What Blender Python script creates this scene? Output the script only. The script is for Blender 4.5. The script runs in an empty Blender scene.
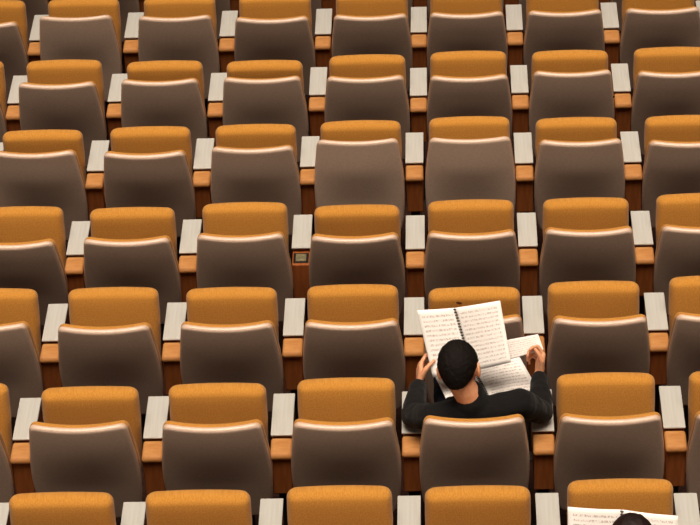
import bpy, bmesh, math, random
from mathutils import Vector, Matrix, noise
R = math.radians
SC = bpy.context.scene
COL = SC.collection
random.seed(7)

# ------------------------------------------------------------------ layout
PITCH, DEPTH, RISE = 0.56, 0.95, 0.16
ROW = {-1: (-0.010, 0.0, 0.200), 0: (-0.011, 0.0003, 0.0223), 1: (-0.0019, -0.0121, 0.0022), 2: (-0.0016, 0.0067, -0.0247),
       3: (-0.0014, 0.0059, -0.0344), 4: (-0.0001, -0.007, 0.0105), 5: (0.0094, 0.0, 0.0099),
       6: (0.0067, 0.0061, 0.0143), 7: (0.0067, 0.0061, 0.0143)}
def base(k, c):
    dx, dy, dz = ROW[k]
    return Vector((c*PITCH + dx, k*DEPTH + dy, -k*RISE + dz))
CUSH= {(5, -3): 82.7, (5, -2): 88.9, (5, -1): 91.8, (5, 0): 85.4, (5, 2): 85.0, (5, 3): 82.9, (4, -3): 88.2, (4, -2): 86.1, (4, -1): 85.7, (4, 0): 82.6, (4, 1): 78.3, (4, 2): 85.0, (4, 3): 85.2, (3, -2): 85.4, (3, 0): 88.3, (3, -1): 80.3, (3, 1): 83.5, (3, 2): 83.8, (2, -2): 80.0, (2, -1): 83.5, (2, 0): 82.7, (2, 1): 89.4, (2, 2): 84.0, (1, -2): 86.7, (1, -1): 85.2, (1, 0): 80.9, (1, 2): 79.6, (0, -2): 85.9, (0, -1): 85.7, (0, 0): 83.2, (0, 1): 85.8, (0, 2): 80.2}
REC= {(6, -3): 6.7, (6, -2): 9.3, (6, -1): 13.0, (6, 0): 12.5, (6, 2): 12.6, (5, -3): 11.1, (5, -2): 10.0, (5, -1): 9.8, (5, 0): 11.1, (5, 1): 12.4, (5, 2): 9.9, (5, 3): 12.3, (4, -2): 12.4, (4, -3): 9.9, (4, -1): 9.5, (4, 0): 4.3, (4, 1): 4.6, (4, 2): 9.2, (4, 3): 11.7, (3, -2): 13.8, (3, -3): 14.7, (3, 0): 14.7, (3, -1): 12.2, (3, 2): 13.0, (3, 1): 14.0, (2, -2): 13.6, (2, -3): 10.8, (2, -1): 13.6, (2, 0): 13.6, (2, 2): 14.0, (2, 3): 12.9, (1, -2): 12.4, (1, -1): 13.4, (1, 0): 13.4, (1, 1): 12.6, (1, 2): 12.6}
DX= {(6, -3): -0.017, (6, -2): -0.001, (6, -1): 0.0, (6, 0): 0.007, (6, 2): 0.002, (5, -3): -0.01, (5, -2): -0.008, (5, -1): -0.008, (5, 0): -0.005, (5, 1): -0.002, (5, 2): -0.001, (5, 3): 0.001, (4, -2): 0.009, (4, -3): 0.001, (4, -1): 0.004, (4, 0): -0.016, (4, 1): 0.001, (4, 2): 0.007, (4, 3): 0.004, (3, -2): 0.009, (3, -3): 0.007, (3, 0): -0.007, (3, -1): -0.0, (3, 2): 0.002, (3, 1): -0.003, (2, -2): 0.0, (2, -3): 0.001, (2, -1): -0.002, (2, 0): 0.003, (2, 2): 0.003, (2, 3): -0.009, (1, -2): -0.003, (1, -1): 0.002, (1, 0): -0.006, (1, 1): -0.018, (1, 2): -0.005}
DYA= {(0, -2): -0.008, (0, 0): 0.005, (0, 1): 0.009, (0, 2): -0.005, (1, -3): -0.001, (1, -2): -0.005, (1, -1): -0.0, (1, 2): 0.008, (2, -2): -0.007, (2, -1): 0.01, (2, 1): -0.005, (2, 2): 0.004, (3, -3): -0.001, (3, -2): -0.005, (3, -1): 0.019, (3, 0): -0.006, (3, 1): -0.001, (3, 2): -0.004, (4, 0): 0.016, (4, 1): -0.006, (4, 2): -0.016, (5, -3): -0.003, (5, -2): -0.016, (5, -1): 0.023, (5, 0): -0.007, (5, 2): -0.006, (6, -3): 0.004, (6, 0): -0.003}
DXA= {(1, -3): -0.002, (1, -2): 0.005, (1, -1): -0.004, (1, 2): 0.002, (2, -2): 0.004, (2, -1): -0.0, (2, 1): -0.007, (2, 2): 0.003, (3, -2): 0.001, (3, -1): -0.003, (3, 0): 0.0, (3, 1): -0.005, (3, 2): 0.002, (4, 0): -0.009, (4, 1): 0.003, (4, 2): 0.005, (5, -1): -0.001, (5, 0): -0.001, (5, 2): 0.003, (6, 0): 0.0}
CDX= {(4, -3): 0.006, (5, -3): 0.002, (6, -3): 0.011, (0, -2): 0.011, (1, -2): 0.015, (2, -2): 0.006, (3, -2): -0.004, (4, -2): 0.003, (5, -2): 0.005, (0, 0): 0.005, (1, 0): 0.002, (2, 0): -0.004, (3, 0): 0.004, (4, 0): 0.009, (5, 0): 0.004, (0, 1): -0.003, (0, 2): 0.006, (1, 2): -0.002, (2, 2): -0.013, (3, 2): -0.0, (4, 2): -0.01, (5, 2): -0.001}

# ------------------------------------------------------------------ camera
F, CX, CY, CZ = 2828.02, 0.47356, -8.40241, 8.07702
rv = Vector((0.99914163, 0.01995338, -0.03630245)); uv_ = Vector((0.01838595, 0.57169581, 0.82025963)); fv = rv.cross(-uv_).normalized()
cd = bpy.data.cameras.new('camera'); cam = bpy.data.objects.new('camera', cd); COL.objects.link(cam)
cd.sensor_width = 36.0; cd.sensor_fit = 'HORIZONTAL'; cd.lens = F/700*36
cd.clip_end = 200
fv = uv_.cross(rv).normalized()
m = Matrix(((rv.x, uv_.x, -fv.x, CX), (rv.y, uv_.y, -fv.y, CY), (rv.z, uv_.z, -fv.z, CZ), (0, 0, 0, 1)))
cam.matrix_world = m
SC.camera = cam
CAMP = Vector((CX, CY, CZ))
def project(p):
    d = Vector(p) - CAMP
    z = d.dot(fv)
    return 350 + F*d.dot(rv)/z, 262.5 - F*d.dot(uv_)/z

# ------------------------------------------------------------------ materials
def srgb(r, g, b):
    f = lambda c: c/12.92 if c <= 0.04045 else ((c + 0.055)/1.055)**2.4
    return (f(r/255), f(g/255), f(b/255), 1)
def mat(name, col, rough=0.6, spec=0.5, col2=None, scale=(30, 30, 30), detail=3, bump=0.0, bscale=None, coat=0.0, sheen=0.0, sss=0.0, metal=0.0, lo=0.35, hi=0.65):
    M = bpy.data.materials.new(name); M.use_nodes = True
    nt = M.node_tree; N = nt.nodes; L = nt.links
    b = N['Principled BSDF']
    b.inputs['Base Color'].default_value = col; b.inputs['Roughness'].default_value = rough
    b.inputs['Specular IOR Level'].default_value = spec; b.inputs['Metallic'].default_value = metal
    b.inputs['Coat Weight'].default_value = coat; b.inputs['Sheen Weight'].default_value = sheen
    if sss:
        b.inputs['Subsurface Weight'].default_value = sss; b.inputs['Subsurface Radius'].default_value = (0.012, 0.004, 0.002)
    tc = N.new('ShaderNodeTexCoord')
    def nz(sc, det):
        mp = N.new('ShaderNodeMapping'); mp.inputs['Scale'].default_value = sc
        t = N.new('ShaderNodeTexNoise'); t.inputs['Scale'].default_value = 1; t.inputs['Detail'].default_value = det
        L.new(tc.outputs['Object'], mp.inputs['Vector']); L.new(mp.outputs['Vector'], t.inputs['Vector'])
        return t
    if col2 is not None:
        t = nz(scale, detail)
        r = N.new('ShaderNodeValToRGB'); r.color_ramp.elements[0].color = col; r.color_ramp.elements[1].color = col2
        r.color_ramp.elements[0].position = lo; r.color_ramp.elements[1].position = hi
        L.new(t.outputs['Fac'], r.inputs['Fac']); L.new(r.outputs['Color'], b.inputs['Base Color'])
    if bump:
        t = nz(bscale or scale, detail)
        bp = N.new('ShaderNodeBump'); bp.inputs['Strength'].default_value = bump; bp.inputs['Distance'].default_value = 0.004
        L.new(t.outputs['Fac'], bp.inputs['Height']); L.new(bp.outputs['Normal'], b.inputs['Normal'])
    return M
SHELL = mat('moulded_back_shell', srgb(212, 183, 163), .36, .6, srgb(204, 174, 153), (90, 90, 90), bump=.08, bscale=(250, 250, 250))
FABRIC = mat('ochre_weave', srgb(192, 134, 58), .9, .12, srgb(178, 119, 46), (160, 160, 9), 2, bump=.25, bscale=(500, 500, 160), sheen=.15)
LEATHER = mat('tan_pad', srgb(184, 130, 76), .65, .25, srgb(166, 110, 58), (14, 30, 20), 4, bump=.5, bscale=(25, 60, 30))
PANEL = mat('brown_arm_panel', srgb(150, 84, 40), .7, .2, srgb(132, 70, 30), (60, 60, 5), 3, bump=.1)
LID = mat('pale_laminate', srgb(185, 183, 178), .45, .35, srgb(178, 174, 167), (160, 5, 40), 3)
STEEL = mat('dark_steel', srgb(40, 34, 30), .5, .4, metal=.4)
PAN = mat('brown_seat_pan', srgb(70, 46, 30), .6, .3)
CARPET = mat('dark_carpet', srgb(44, 24, 18), .95, .1, srgb(30, 16, 12), (60, 60, 60), 4, bump=.3, bscale=(300, 300, 300))
SOCKET = mat('grey_green_socket', srgb(120, 112, 84), .5, .4, srgb(90, 84, 62), (90, 90, 90))
DARK = mat('black_cavity', srgb(22, 16, 13), .8, .2)
SMUDGE = mat('dark_smudge', srgb(96, 60, 34), .95, .05)
SCUFF = mat('brown_scuff', srgb(128, 92, 72), .7, .2)
PALE = mat('pale_tag', srgb(205, 198, 190), .6, .3)
SKIN = mat('skin', srgb(226, 164, 124), .5, .35, srgb(214, 146, 108), (40, 40, 40), sss=.15)
HAIR = mat('black_hair', srgb(24, 17, 14), .75, .15, srgb(13, 9, 8), (260, 260, 60), 3, bump=.6, bscale=(380, 380, 90))
HAIRD = mat('dark_brown_hair', srgb(40, 21, 17), .5, .4, srgb(22, 12, 10), (260, 260, 60), 3, bump=.5, bscale=(380, 380, 90))
SWEATER = mat('black_knit', srgb(22, 20, 20), .9, .15, srgb(15, 14, 14), (120, 120, 120), bump=.2, bscale=(500, 500, 500), sheen=.05)
JEANS = mat('dark_trousers', srgb(24, 26, 36), .9, .15, srgb(18, 19, 27), (200, 200, 200), bump=.15)
SHOE = mat('dark_shoe', srgb(24, 20, 18), .5, .4)
EYE = mat('eye', srgb(230, 225, 220), .2, .5)
PEN = mat('dark_pen', srgb(40, 26, 24), .4, .5)
WIRE = mat('black_spiral_wire', srgb(24, 10, 10), .5, .4)

def paper_mat(name, staves, seed):
    """white sheet printed with staves of small notes (u across, v up, both 0..1)"""
    M = bpy.data.materials.new(name); M.use_nodes = True
    nt = M.node_tree; N = nt.nodes; L = nt.links; b = N['Principled BSDF']
    b.inputs['Roughness'].default_value = .8; b.inputs['Specular IOR Level'].default_value = .2
    uv = N.new('ShaderNodeUVMap'); uv.uv_map = 'UVMap'
    sp = N.new('ShaderNodeSeparateXYZ'); L.new(uv.outputs['UV'], sp.inputs[0])
    def mth(op, a, c=None, d=None):
        n = N.new('ShaderNodeMath'); n.operation = op
        for i, v in enumerate((a, c, d)):
            if v is None: continue
            if isinstance(v, (int, float)): n.inputs[i].default_value = v
            else: L.new(v, n.inputs[i])
        return n.outputs[0]
    u, v = sp.outputs[0], sp.outputs[1]
    fr = mth('FRACT', mth('MULTIPLY', v, staves))
    band = mth('MULTIPLY', mth('GREATER_THAN', fr, .28), mth('LESS_THAN', fr, .74))
    lines = mth('LESS_THAN', mth('FRACT', mth('MULTIPLY', mth('SUBTRACT', fr, .28), 4/.46)), .22)
    mar = mth('MULTIPLY', mth('MULTIPLY', mth('GREATER_THAN', u, .09), mth('LESS_THAN', u, .91)), mth('MULTIPLY', mth('GREATER_THAN', v, .07), mth('LESS_THAN', v, .93)))
    cx = N.new('ShaderNodeCombineXYZ'); L.new(mth('MULTIPLY', u, 55), cx.inputs[0]); L.new(mth('MULTIPLY', v, staves*2.2), cx.inputs[1]); cx.inputs[2].default_value = seed
    t = N.new('ShaderNodeTexNoise'); t.inputs['Scale'].default_value = 1; t.inputs['Detail'].default_value = 2
    L.new(cx.outputs[0], t.inputs['Vector'])
    notes = mth('GREATER_THAN', t.outputs['Fac'], .53)
    ink = mth('MULTIPLY', mth('MULTIPLY', mth('MAXIMUM', mth('MULTIPLY', lines, .45), mth('MULTIPLY', notes, .75)), band), mar)
    mx = N.new('ShaderNodeMix'); mx.data_type = 'RGBA'
    mx.inputs[6].default_value = srgb(250, 244, 240); mx.inputs[7].default_value = srgb(184, 160, 150)
    L.new(ink, mx.inputs[0]); L.new(mx.outputs[2], b.inputs['Base Color'])
    return M
PAPER = [paper_mat('printed_music_paper', 14, 1.3), paper_mat('printed_music_sheet', 15, 4.7), paper_mat('printed_music_leaf', 9, 8.1)]
BLANK = mat('blank_paper', srgb(248, 243, 239), .8, .2)

# ------------------------------------------------------------------ mesh helpers
def link(name, me, parent=None, loc=(0, 0, 0), rot=(0, 0, 0)):
    o = bpy.data.objects.new(name, me); COL.objects.link(o)
    o.location = loc; o.rotation_euler = rot
    if parent: o.parent = parent
    return o
def bm_mesh(bm, name, mtl, smooth=True):
    bmesh.ops.recalc_face_normals(bm, faces=bm.faces)
    me = bpy.data.meshes.new(name); bm.to_mesh(me); bm.free()
    me.materials.append(mtl)
    for p in me.polygons: p.use_smooth = smooth
    return me
def thing(name, label, cat, loc, group=None, rot=(0, 0, 0)):
    o = link(name, None, None, loc, rot); tag(o, label, cat, group); return o
def tag(o, label, cat, group=None):
    o['label'] = label; o['category'] = cat
    if group: o['group'] = group
def bevel_box(bm, lo, hi, r=0.004, seg=2):
    x0, y0, z0 = lo; x1, y1, z1 = hi
    g = bmesh.ops.create_cube(bm, size=1)
    vs = g['verts']
    bmesh.ops.scale(bm, vec=(x1-x0, y1-y0, z1-z0), verts=vs)
    bmesh.ops.translate(bm, vec=((x0+x1)/2, (y0+y1)/2, (z0+z1)/2), verts=vs)
    if r > 0:
        es = list({e for v in vs for e in v.link_edges})
        bmesh.ops.bevel(bm, geom=es, offset=r, segments=seg, affect='EDGES', profile=.5)
    return bm
def rings(w, re, n_in, k=6):
    """sample positions in -w..w, dense towards both ends"""
    d = [re*(1 - math.cos(i/k*math.pi/2)) for i in range(k)]
    a = [-w + x for x in d]
    inner = [-(w-re) + 2*(w-re)*i/n_in for i in range(n_in+1)]
    return a + inner + [-x for x in reversed(a)]
def prof(d, re):
    x = min(max(d/re, 0), 1)
    return math.sqrt(max(0, 1 - (1-x)**2))
def slab(wf, v0, v1, w0, T, re, rc, pos, front=1.0, back=1.0, n_u=14, n_v=14, crown=0.0, arch=0.0):
    """a padded slab: outline half-width wf(v), corner radius rc, half thickness T with edge radius re; pos(u, v, w) -> xyz"""
    bm = bmesh.new()
    vm, vh = (v0+v1)/2, (v1-v0)/2
    vs = [vm + t for t in rings(vh, max(re, rc), n_v)]
    us = [s/w0 for s in rings(w0, re, n_u)]
    F_, B_ = [], []
    for v in vs:
        W = wf(v)
        for e in (v1 - v, v - v0):
            if e < rc: W -= rc - math.sqrt(max(0, rc*rc - (rc-e)**2))
        fr, br = [], []
        for s in us:
            t = prof(w0*(1-abs(s)), re)*prof(min(v1-v, v-v0), re)
            vv = v + arch*(1 - s*s)*((v-v0)/(v1-v0))
            tf = T*t*front + crown*(1-s*s)*(1-((v-vm)/vh)**2)*t
            edge = t < 1e-6
            a = bm.verts.new(pos(W*s, vv, tf))
            fr.append(a); br.append(a if edge else bm.verts.new(pos(W*s, vv, -T*t*back)))
        F_.append(fr); B_.append(br)
    def quad(a):
        u = []
        for x in a:
            if x not in u: u.append(x)
        if len(u) > 2:
            try: bm.faces.new(u)
            except ValueError: pass
    for i in range(len(vs)-1):
        for j in range(len(us)-1):
            quad((F_[i][j], F_[i][j+1], F_[i+1][j+1], F_[i+1][j]))
            quad((B_[i][j], B_[i+1][j], B_[i+1][j+1], B_[i][j+1]))
    bmesh.ops.remove_doubles(bm, verts=bm.verts, dist=1e-5)
    return bm
def capsule(bm, p0, r0, p1, r1, seg=16):
    """closed tapered capsule"""
    p0, p1 = Vector(p0), Vector(p1)
    ax = (p1-p0); L = ax.length
    q = Vector((0, 0, 1)).rotation_difference(ax.normalized()) if L > 1e-6 else Matrix().to_quaternion()
    prof_ = [(-r0*math.cos(t*math.pi/12), r0*math.sin(t*math.pi/12)) for t in range(0, 7)] + [(L + r1*math.sin(t*math.pi/12), r1*math.cos(t*math.pi/12)) for t in range(0, 7)]
    prev = None; first = None
    for i, (z, r) in enumerate(prof_):
        if r < 1e-6:
            ring = [bm.verts.new(p0 + q @ Vector((0, 0, z)))]
        else:
            ring = [bm.verts.new(p0 + q @ Vector((r*math.cos(2*math.pi*j/seg), r*math.sin(2*math.pi*j/seg), z))) for j in range(seg)]
        if prev:
            for j in range(seg):
                a = [prev[j % len(prev)], prev[(j+1) % len(prev)], ring[(j+1) % len(ring)], ring[j % len(ring)]]
                u = []
                for x in a:
                    if x not in u: u.append(x)
                bm.faces.new(u)
        prev = ring
def chain(bm, pts):
    for (p0, r0), (p1, r1) in zip(pts, pts[1:]): capsule(bm, p0, r0, p1, r1)
def ellipsoid(bm, c, rad, rot=None, seg=28):
    mt = Matrix.Translation(Vector(c)) @ (rot.to_4x4() if rot else Matrix()) @ Matrix.Diagonal((*rad, 1))
    bmesh.ops.create_uvsphere(bm, u_segments=seg, v_segments=seg//2, radius=1, matrix=mt)
def fused(bm, name, mtl, voxel=.005, smooth=3, fold=0.0, fscale=14):
    """one continuous skin over overlapping limbs"""
    bmesh.ops.recalc_face_normals(bm, faces=bm.faces)
    me = bpy.data.meshes.new(name); bm.to_mesh(me); bm.free()
    o = bpy.data.objects.new('tmp', me); COL.objects.link(o)
    md = o.modifiers.new('r', 'REMESH'); md.mode = 'VOXEL'; md.voxel_size = voxel
    s = o.modifiers.new('s', 'SMOOTH'); s.iterations = smooth; s.factor = .5
    dg = bpy.context.evaluated_depsgraph_get()
    out = bpy.data.meshes.new_from_object(o.evaluated_get(dg))
    bpy.data.objects.remove(o)
    out.name = name; out.materials.clear(); out.materials.append(mtl)
    if fold:
        ns = [v.normal.copy() for v in out.vertices]
        for v, n in zip(out.vertices, ns):
            p = v.co*fscale
            k = noise.noise(Vector((p.x, p.y*1.2, p.z*2.0)))*.7 + noise.noise(p*2.3)*.3
            v.co += n*fold*k
    for p in out.polygons: p.use_smooth = True
    return out

# ------------------------------------------------------------------ the setting: stepped floor
bm = bmesh.new()
for k in range(-1, 8):
    y0 = base(k, 0).y - .13; y1 = base(k+1, 0).y - .13 if k < 7 else base(k, 0).y + 2.2
    z = base(k, 0).z
    bevel_box(bm, (-5, y0 + (0 if k > -1 else -2.0), z-.5), (5, y1 + .02, z), 0)
fl = link('floor', bm_mesh(bm, 'floor', CARPET, False)); fl['kind'] = 'structure'

# ------------------------------------------------------------------ seat meshes
ZH, YH, VT = .45, .102, .48/math.cos(R(12))
def lerp_tab(tab):
    def f(v):
        for (a, x), (b, y) in zip(tab, tab[1:]):
            if v <= b:
                t = (v-a)/(b-a); t = max(0, min(1, t)); return x + (y-x)*t
        return tab[-1][1]
    return f
shell_w = lerp_tab([(-.13, .205), (-.04, .226), (.08, .234), (.17, .235), (.25, .231), (.33, .223), (.42, .213), (VT+.01, .204)])
def shell_pos(off):
    def pos(u, v, w):
        return (u, off - w - .027*(1 - (u/.2)**2) * min(1, max(.35, v/.3)), v)
    return pos
shell_me = bm_mesh(slab(shell_w, -.13, VT+.006, .22, .015, .015, .03, shell_pos(0.0)), 'back_shell', SHELL)
pad_me = bm_mesh(slab(lambda v: shell_w(v)+.001, .03, VT-.019, .22, .024, .022, .038, shell_pos(.033)), 'back_padding', FABRIC)
LC, YC, ZC = .448, .255, .43
cush_w = lerp_tab([(0, .196), (.1, .205), (.3, .212), (.48, .210)])
cush_me = bm_mesh(slab(cush_w, 0, LC, .205, .045, .034, .034, lambda u, v, w: (u, v, w-.03), crown=.010, arch=.008), 'cushion', FABRIC)
pan_me = bm_mesh(slab(lambda v: .185, .03, LC-.03, .185, .012, .011, .03, lambda u, v, w: (u, v, w-.075)), 'seat_pan', PAN)
bm = bmesh.new()
for s in (-1, 1):
    bevel_box(bm, (s*.12-.02, .16, 0), (s*.12+.02, .24, .016), .003)
    bevel_box(bm, (s*.12-.014, .18, .01), (s*.12+.014, .22, .36), .003)
bevel_box(bm, (-.2, .185, .335), (.2, .215, .375), .004)
ped_me = bm_mesh(bm, 'pedestal', STEEL, False)
hinge_bm = bmesh.new()
for s in (-1, 1): bevel_box(hinge_bm, (s*.17-.012, .11, .34), (s*.17+.012, .20, .40), .003)
hinge_me = bm_mesh(hinge_bm, 'hinge_bracket', STEEL, False)

def build_seat(label, k, c, group, folded=True):
    b = base(k, c); b.x += DX.get((k, c), 0)
    t = thing('auditorium_seat', label, 'seat', b, group)
    a = R(REC.get((k, c), 12.3))
    link('back_shell', shell_me, t, (0, YH, ZH), (a, 0, 0))
    link('back_padding', pad_me, t, (0, YH, ZH), (a, 0, 0))
    cu = link('cushion', cush_me, t, (CDX.get((k, c), 0), YC, ZC), (R(CUSH.get((k, c), 80 + 2*math.sin(k*7.3 + c*3.1))) if folded else R(-3), 0, 0))
    link('seat_pan', pan_me, cu)
    link('pedestal', ped_me, t)
    link('hinge_bracket', hinge_me, t)
    return t

# ------------------------------------------------------------------ armrest meshes
bm = bmesh.new(); bevel_box(bm, (-.0430, .104, .450), (.0430, .500, .662), .006, 3); arm_body = bm_mesh(bm, 'side_panel', PANEL, False)
bm = bmesh.new(); bevel_box(bm, (-.0474, .213, .681), (.0474, .506, .690), .003, 2); lid_me = bm_mesh(bm, 'tablet_lid', LID, False)
cap_me = bm_mesh(slab(lambda v: .0465, .088, .210, .0465, .014, .012, .010, lambda u, v, w: (u, v, .664 + w - .010*max(0, (.125-v)/.05)**2), crown=.003), 'arm_pad', LEATHER)
bm = bmesh.new(); bevel_box(bm, (-.025, .18, .012), (.025, .34, .505), .006); bevel_box(bm, (-.04, .12, 0), (.04, .40, .014), .003); post_me = bm_mesh(bm, 'post', STEEL, False)
bm = bmesh.new(); bevel_box(bm, (-.038, .118, .655), (.038, .205, .664), .003); cav_me = bm_mesh(bm, 'open_recess', DARK, False)
bm = bmesh.new(); bevel_box(bm, (-.026, .126, .660), (.026, .186, .672), .003); sock_me = bm_mesh(bm, 'socket_plate', SOCKET, False)

def build_arm(label, k, c, group, cap=True):
    b = base(k, c + .5); b.y += DYA.get((k, c), 0); b.x += DXA.get((k, c), 0)
    t = thing('armrest', label, 'armrest', b, group)
    link('side_panel', arm_body, t); link('tablet_lid', lid_me, t); link('post', post_me, t)
    if cap: link('arm_pad', cap_me, t, (0, 0, 0))
    else:
        s = link('open_recess', cav_me, t); link('socket_plate', sock_me, t)
    return t

ORD = ['first', 'second', 'third', 'fourth', 'fifth', 'sixth', 'seventh', 'eighth', 'ninth', 'tenth']
def rowname(k):
    return ['bottom row', 'second row from the bottom', 'third row from the bottom', 'fourth row from the bottom', 'fifth row from the bottom',
            'third row from the top', 'second row from the top', 'row cut by the top edge'][k]
def in_frame(k, c, pts, half=0):
    for p in pts:
        x, y = project(base(k, c + half) + Vector(p))
        if -1 < x < 701 and -1 < y < 526: return True
    return False
SEATS = {}
for k in range(0, 8):
    pts = [(x, y, z) for x in (-.225, 0, .225) for y, z in ((0, .93), (.03, .8), (.06, .65), (.085, .55), (.28, .90), (.26, .8))]
    vis = [c for c in range(-5, 6) if in_frame(k, c, pts)]
    for i, c in enumerate(vis):
        place = 'leftmost' if i == 0 else 'rightmost' if i == len(vis)-1 else ORD[i] + ' from left'
        lab = 'grey-backed ochre seat, %s in the %s' % (place, rowname(k))
        if (k, c) == (1, 1): lab = 'seat of the man in black, its cushion folded down under him'
        elif (k, c) == (2, 1): lab = 'ochre tip-up seat behind the raised music score, small dark smudge on its cushion'
        elif (k, c) == (1, 0): lab = 'ochre tip-up seat directly left of the man in black'
        elif (k, c) == (1, 2): lab = 'ochre tip-up seat directly right of the man in black'
        elif (k, c) == (0, 2): lab = 'ochre tip-up seat above the dark-haired head at the bottom right corner'
        elif (k, c) == (3, 1): lab = 'ochre tip-up seat with a small pale tag high on its grey shell'
        elif (k, c) == (2, 0): lab = 'ochre tip-up seat with brown scuffs low on its shell, beside the score'
        SEATS[k, c] = build_seat(lab, k, c, 'rows of auditorium seats', (k, c) != (1, 1))
    apts = [(x, y, z) for x in (-.047, .047) for y, z in ((.5, .69), (.21, .69), (.04, .68), (.055, .52))]
    av = [c for c in range(-6, 6) if in_frame(k, c, apts, .5)]
    for i, c in enumerate(av):
        place = 'leftmost' if i == 0 else 'rightmost' if i == len(av)-1 else ORD[i] + ' from left'
        lab = 'pale-topped armrest, %s in the %s' % (place, rowname(k))
        if (k, c) == (3, -1): lab = 'pale-topped armrest missing its tan pad, showing an open dark recess'
        elif (k, c) == (1, 0): lab = "pale-topped armrest under the left elbow of the man in black"
        elif (k, c) == (1, 1): lab = "pale-topped armrest under the right elbow of the man in black"
        build_arm(lab, k, c, 'armrests between the seats', (k, c) != (3, -1))
SEATS[-1, 2] = build_seat('seat of the dark-haired person at the bottom right, below the frame', -1, 2, None, False)
CE, GA = 620, 285

# ------------------------------------------------------------------ small marks that belong to single seats
def mark(name, seat, part, c, rad, mtl, rot=(0, 0, 0)):
    par = next(ch for ch in SEATS[seat].children if ch.name.startswith(part))
    bm = bmesh.new(); ellipsoid(bm, (0, 0, 0), rad, None, 14)
    return link(name, bm_mesh(bm, name, mtl), par, c, rot)
def shell_pt(u, v, w=.0112): return Vector(shell_pos(0)(u, v, w))
s = mark('smudge', (2, 1), 'cushion', (-.070, .412, .0185), (.015, .007, .0016), SMUDGE, (0, 0, -.25)); s['label'] = 'dark smudge'
for u, v, l in ((-.105, .292, .026), (.005, .300, .02), (.05, .296, .016)):
    s = mark('scuff', (2, 0), 'back_shell', shell_pt(u, v), (l, .0012, .0045), SCUFF); s['label'] = 'brown scuff'
s = mark('clip', (5, 2), 'back_shell', shell_pt(.226, .30, .004), (.007, .006, .008), DARK); s['label'] = 'small black clip'
s = mark('tag', (3, 1), 'back_shell', shell_pt(.088, .445), (.007, .0014, .013), PALE); s['label'] = 'small pale tag'

# ------------------------------------------------------------------ people
def hand(bm, wrist, d, n, t, curls, spread=1.0, sc=1.0):
    """palm along d, fingers curl towards n, thumb on side t"""
    w = Vector(wrist); d = Vector(d).normalized(); n = Vector(n); n = (n - d*n.dot(d)).normalized()
    c = d.cross(n); t = c if c.dot(Vector(t)) > 0 else -c
    kn = []
    for i, (o, l) in enumerate(((.029, .084), (.010, .088), (-.010, .084), (-.028, .076))):
        k = w + (d*l + t*o*spread)*sc; kn.append(k)
        capsule(bm, w + (d*.012 + t*o*.62)*sc, .0135*sc, k, .0108*sc, 12)
    for i, (k, ls) in enumerate(zip(kn, ((.040, .024, .020), (.045, .027, .021), (.041, .026, .020), (.032, .020, .017)))):
        p = k; a = 0; r = (.0092, .0088, .0082, .0068) if i < 3 else (.0080, .0076, .0070, .0060)
        for j, l in enumerate(ls):
            a += R(curls[i][j])
            q = p + (d*math.cos(a) + n*math.sin(a) + t*(.10-.07*i)*spread)*l*sc
            capsule(bm, p, r[j]*sc, q, r[j+1]*sc, 12); p = q
    p = w + (d*.020 + t*.020)*sc
    for j, (l, dv) in enumerate(((.044, d*.62 + t*.70 + n*.30), (.032, d*.75 + t*.28 + n*.55), (.026, d*.70 + n*.70))):
        q = p + dv.normalized()*l*sc
        capsule(bm, p, (.0155, .0115, .0098)[j]*sc, q, (.0115, .0098, .0082)[j]*sc, 12); p = q
def head_rot(bow, turn, tilt):
    return (Matrix.Rotation(tilt, 3, 'Y') @ Matrix.Rotation(turn, 3, 'Z') @ Matrix.Rotation(-bow, 3, 'X'))
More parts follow.
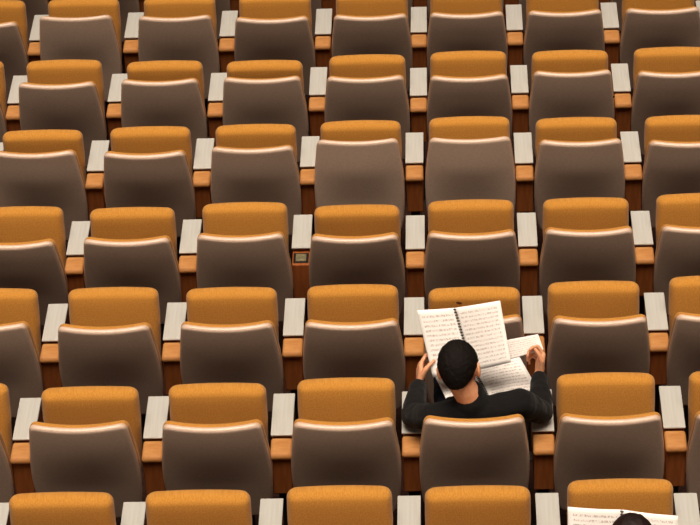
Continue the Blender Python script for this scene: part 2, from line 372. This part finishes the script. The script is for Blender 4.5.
def person(label, b, J, hair_mat, hair_len, hands, group=None):
    root = thing('person', label, 'person', b, group)
    H = Vector(J['head']); HR = head_rot(*J['head_rot'])
    hp = lambda x, y, z: H + HR @ Vector((x, y, z))
    def ell(bm, c, rad): ellipsoid(bm, hp(*c), rad, HR)
    # body: one continuous skin
    bm = bmesh.new()
    ell(bm, (0, -.012, .014), (.078, .101, .099)); ell(bm, (0, .030, -.040), (.058, .062, .076)); ell(bm, (0, .058, -.092), (.028, .026, .022))
    capsule(bm, hp(0, .092, .006), .009, hp(0, .108, -.030), .013, 12)
    ell(bm, (.010, .098, -.033), (.009, .011, .008)); ell(bm, (-.010, .098, -.033), (.009, .011, .008))
    ell(bm, (0, .086, -.061), (.024, .010, .006)); ell(bm, (0, .084, -.070), (.020, .011, .007))
    capsule(bm, hp(-.045, .070, .020), .012, hp(.045, .070, .020), .012, 12)
    for sx in (-1, 1):
        ell(bm, (sx*.040, .062, -.028), (.026, .024, .022))
        ellipsoid(bm, hp(sx*.084, -.006, -.014), (.009, .021, .034), HR @ Matrix.Rotation(sx*.35, 3, 'Z'))
        ellipsoid(bm, hp(sx*.076, .002, -.036), (.007, .010, .012), HR)
    C7 = Vector(J['neck']); capsule(bm, C7 + Vector((-.004, .02, -.03)), .058, hp(0, -.022, -.055), .053, 20)
    chest, mid, pel = Vector(J['chest']), Vector(J['mid']), Vector(J['pelvis'])
    X = Vector((1, 0, 0))
    for s in (-1, 1):
        chain(bm, [(pel + X*s*.07, .10), (mid + X*s*.06, .10), (chest + X*s*.07, .095)])
    chain(bm, [(Vector(J['sh'][0]), .045), (C7 + Vector((-.05, .015, -.098)), .052), (C7 + Vector((.05, .015, -.094)), .052), (Vector(J['sh'][1]), .045)])
    for i in (0, 1):
        chain(bm, [(Vector(J['sh'][i]), .046), (Vector(J['el'][i]), .036)]); chain(bm, [(Vector(J['el'][i]), .036), (Vector(J['wr'][i]), .024)])
        hand(bm, J['wr'][i], *hands[i])
        chain(bm, [(Vector(J['hip'][i]), .080), (Vector(J['kn'][i]), .050)]); chain(bm, [(Vector(J['kn'][i]), .050), (Vector(J['an'][i]), .034)])
    link('body', fused(bm, 'body', SKIN, .0038, 2), root)
    for s in (-1, 1):
        e = bmesh.new(); ellipsoid(e, hp(s*.030, .080, .002), (.012, .012, .012), HR, 14); link('eye', bm_mesh(e, 'eye', EYE), root)
    # hair: dips under the skin outside the hairline
    bm = bmesh.new(); bmesh.ops.create_uvsphere(bm, u_segments=128, v_segments=80, radius=1)
    for v in bm.verts:
        d = v.co.normalized()
        tab = [(-1, -.86), (-.6, -.78), (-.25, -.42), (-.02, -.18), (.22, -.22), (.40, .12), (.62, .46), (1, .60)]
        th = lerp_tab(tab)(d.y)
        k = max(0, min(1, (d.z - th + .08)/.20)); k = k*k*(3-2*k)
        th_ = .0065 + .003*noise.noise(d*7) + .003*noise.noise(Vector((d.x*24, d.y*24, d.z*10))) + .002*noise.noise(d*45)
        g = -.007 + (th_ + .007)*k
        p = Vector((d.x*(.078+g), d.y*(.101+g) - .012, d.z*(.099+g) + .014))
        if d.y < 0 and d.z < 0: p.z += d.z*.026*k; p.x *= 1 - .20*min(1, -d.z*1.2)
        v.co = hp(*p)
    if hair_len:
        for i in range(26):
            a = math.pi*(1.0 + i/25)
            x, y = .080*math.cos(a), .098*math.sin(a) - .012
            capsule(bm, hp(x, y, .02), .016, hp(x*1.08, y*.95 - .01, -hair_len), .010, 10)
        link('hair', fused(bm, 'hair', hair_mat, .005, 3), root)
    else:
        link('hair', bm_mesh(bm, 'hair', hair_mat), root)
    # clothing
    bm = bmesh.new()
    for s in (-1, 1):
        chain(bm, [(pel + X*s*.07 + Vector((0, 0, .02)), .115), (mid + X*s*.065, .112), (chest + X*s*.075, .108)])
    chain(bm, [(Vector(J['sh'][0]), .060), (C7 + Vector((-.055, .015, -.098)), .064), (C7 + Vector((.055, .015, -.094)), .064), (Vector(J['sh'][1]), .060)])
    capsule(bm, C7 + Vector((0, .02, -.05)), .070, C7 + Vector((-.008, .030, -.016)), .0635, 24)
    for i in (0, 1):
        sh, el, wr = Vector(J['sh'][i]), Vector(J['el'][i]), Vector(J['wr'][i])
        chain(bm, [(sh, .062), (sh.lerp(el, .5), .058), (el, .052)]); chain(bm, [(el, .052), (el.lerp(wr, .45), .049), (wr - (wr-el).normalized()*.022, .036)])
    link('sweater', fused(bm, 'sweater', SWEATER, .005, 4, .009, 13), root)
    bm = bmesh.new()
    capsule(bm, Vector(J['hip'][0]) - X*.01, .108, Vector(J['hip'][1]) + X*.01, .108)
    for i in (0, 1):
        hip, kn, an = (Vector(J[n][i]) for n in ('hip', 'kn', 'an'))
        chain(bm, [(hip, .100), (kn, .066), (an + Vector((0, 0, .02)), .052)])
    link('trousers', fused(bm, 'trousers', JEANS, .006, 3, .006, 12), root)
    for i in (0, 1):
        an = Vector(J['an'][i]); bm = bmesh.new()
        capsule(bm, (an.x, an.y-.03, .045), .042, (an.x, an.y+.16, .036), .034); capsule(bm, (an.x, an.y, .05), .045, (an.x, an.y+.02, .09), .044)
        for v in bm.verts: v.co.z = max(v.co.z, .002)
        link('shoe', fused(bm, 'shoe', SHOE, .006, 2), root)
    return root

B1 = base(1, 1)
relaxed = [(25, 35, 20), (30, 40, 25), (35, 40, 25), (40, 45, 25)]
pinch = [(45, 60, 25), (62, 70, 35), (70, 75, 40), (75, 80, 40)]
J1 = dict(head=(-.076, .172, 1.068), head_rot=(R(26), R(-10), R(-11)), neck=(-.024, .118, .957), chest=(-.004, .168, .788), mid=(0, .275, .68), pelvis=(0, .345, .555),
          sh=((-.188, .125, .838), (.180, .145, .893)), el=((-.278, .255, .750), (.272, .262, .750)), wr=((-.250, .490, .742), (.272, .498, .774)),
          hip=((-.09, .36, .535), (.09, .36, .535)), kn=((-.125, .755, .560), (.125, .755, .560)), an=((-.13, .70, .08), (.13, .70, .08)))
person('man in a black long-sleeved sweater, seated, reading an open music score', B1, J1, HAIR, 0,
       [((.04, .80, .58), (.96, .25, -.08), (.1, -.6, .8), relaxed), ((.10, .72, .62), (-.88, -.40, .1), (0, -.6, .8), pinch, 1.0, 1.02)])
ROW_UP = base(-1, 2)
J2 = dict(head=(-.036, .120, 1.222), head_rot=(R(8), 0, 0), neck=(-.03, .085, 1.04), chest=(-.02, .150, .93), mid=(-.01, .17, .74), pelvis=(0, .20, .565),
          sh=((-.20, .12, .96), (.15, .12, .96)), el=((-.27, .26, .77), (.22, .26, .77)), wr=((-.235, .46, .86), (.175, .46, .82)),
          hip=((-.09, .24, .545), (.09, .24, .545)), kn=((-.11, .62, .53), (.11, .62, .53)), an=((-.11, .60, .08), (.11, .60, .08)))
person('dark-haired person at the bottom right corner, only the crown of the head in view', ROW_UP, J2, HAIRD, .10,
       [((.10, .80, .58), (1, 0, .05), (0, -.6, .8), relaxed), ((-.10, .80, .58), (-1, 0, .05), (0, -.6, .8), relaxed)])

# ------------------------------------------------------------------ music
def page_mesh(name, tl, tr, br, bl, bulge, mtl, thick=.0025, nu=12, nv=14, curl=0.0):
    tl, tr, br, bl = map(Vector, (tl, tr, br, bl))
    nrm = (tr-tl).cross(bl-tl).normalized()            # away from the reader
    nrm = -nrm
    if nrm.dot(Vector((0, -.8, .6))) < 0: nrm = -nrm
    bm = bmesh.new(); uvl = bm.loops.layers.uv.new('UVMap'); G = {}
    for side in (0, 1):
        for i in range(nv+1):
            for j in range(nu+1):
                u, v = j/nu, i/nv
                p = (tl*(1-u) + tr*u)*(1-v) + (bl*(1-u) + br*u)*v
                p = p + nrm*(bulge*math.sin(math.pi*u) + curl*v*v*u*u - thick*side)
                G[side, i, j] = (bm.verts.new(p), u, 1-v)
    def f(*ks):
        fa = bm.faces.new([G[k][0] for k in ks])
        for l, k in zip(fa.loops, ks): l[uvl].uv = (G[k][1], G[k][2])
        return fa
    for i in range(nv):
        for j in range(nu):
            f((0, i, j), (0, i+1, j), (0, i+1, j+1), (0, i, j+1)); f((1, i, j), (1, i, j+1), (1, i+1, j+1), (1, i+1, j))
    for i in range(nv):
        for j in (0, nu): f((0, i, j), (1, i, j), (1, i+1, j), (0, i+1, j))
    for j in range(nu):
        for i in (0, nv): f((0, i, j), (0, i, j+1), (1, i, j+1), (1, i, j))
    return bm_mesh(bm, name, mtl)
def spiral(name, a, b, across, n, r=.0048, wire=.0026):
    a, b, across = Vector(a), Vector(b), Vector(across).normalized()
    ax = (b-a).normalized(); up = ax.cross(across).normalized(); bm = bmesh.new()
    for i in range(n):
        c = a + (b-a)*((i+.5)/n); prev = None; first = None
        for k in range(15):
            th = 2*math.pi*k/14
            ctr = c + (across*math.cos(th) + up*math.sin(th))*r
            out = (ctr-c).normalized()
            ring = [bm.verts.new(ctr + out*wire*math.cos(q) + ax*wire*math.sin(q)) for q in (0, math.pi/3, 2*math.pi/3, math.pi, 4*math.pi/3, 5*math.pi/3)]
            if prev:
                for j in range(6): bm.faces.new((prev[j], prev[(j+1) % 6], ring[(j+1) % 6], ring[j]))
            prev = ring
    bmesh.ops.remove_doubles(bm, verts=bm.verts, dist=1e-6)
    return bm_mesh(bm, name, WIRE)
def score(label, b, TL, TM, TR, BL, BM, BR, bulge, mats, n=20, group=None):
    o = Vector(BM); sub = lambda p: Vector(p) - o
    t = thing('music_score', label, 'music score', Vector(b) + o, group)
    g = .0008; xl = (sub(TL)-sub(TM)).normalized()*g; xr = (sub(TR)-sub(TM)).normalized()*g
    link('page', page_mesh('page', sub(TL), sub(TM)+xl, sub(BM)+xl, sub(BL), bulge, mats[0], .004), t)
    link('page', page_mesh('page', sub(TM)+xr, sub(TR), sub(BR), sub(BM)+xr, bulge, mats[1], .004), t)
    link('spiral_binding', spiral('spiral_binding', sub(TM), sub(BM), sub(TR)-sub(TL), n), t)
    return t
score('upright spiral-bound music score held up by the man in black', B1, (-.254, .64, 1.029), (-.091, .66, 1.024), (.107, .64, 1.073), (-.190, .50, .768), (-.017, .525, .780), (.150, .49, .850), .006, (PAPER[0], PAPER[1]), 22, 'spiral music scores')
ZL = .655
score('spiral-bound music score lying open on the lap of the man in black', B1, (-.188, .678, ZL), (-.018, .732, ZL-.006), (.193, .800, ZL), (-.110, .408, ZL), (.065, .460, ZL-.006), (.284, .497, ZL), .006, (PAPER[1], PAPER[0]), 22, 'spiral music scores')
lo = Vector((.293, .56, .864)); sub = lambda p: Vector(p) - lo
ls = thing('music_sheet', 'loose music sheet pinched in the right hand of the man in black', 'music sheet', B1 + lo)
link('leaf', page_mesh('leaf', sub((.088, .60, .88)), sub((.271, .60, .919)), sub((.293, .56, .864)), sub((.104, .56, .80)), .006, PAPER[2], .0015), ls)
score('music score held up before the dark-haired head at the bottom right', ROW_UP, (-.240, .55, 1.039), (-.040, .58, .997), (.164, .55, .988), (-.240, .44, .80), (-.040, .47, .757), (.164, .44, .75), .010, (PAPER[0], PAPER[1]), 22, 'spiral music scores')
# ring binder knob seen above the head is the spiral's last loop

# ------------------------------------------------------------------ light of the hall
def area(name, loc, size, power, col, rot=(0, 0, 0)):
    l = bpy.data.lights.new(name, 'AREA'); l.shape = 'RECTANGLE'; l.size, l.size_y = size; l.energy = power; l.color = col
    o = bpy.data.objects.new(name, l); COL.objects.link(o); o.location = loc; o.rotation_euler = rot
    return o
ce = area('ceiling_light', (0.5, -0.2, 9.0), (11, 13), CE, (1.0, .87, .72), (R(11), 0, 0)); ce.data.spread = R(47)
area('gallery_light', (0.5, -11.0, 5.0), (12, 2.5), GA, (1.0, .85, .68), (R(70), 0, 0))
w = bpy.data.worlds.new('world'); SC.world = w; w.use_nodes = True
bgn = w.node_tree.nodes['Background']; bgn.inputs[0].default_value = (1.0, .72, .5, 1); bgn.inputs[1].default_value = .006

SC.view_settings.view_transform = 'Standard'; SC.view_settings.look = 'None'; SC.view_settings.gamma = 1; SC.view_settings.use_curve_mapping = False
SC.view_settings.exposure = 0.2
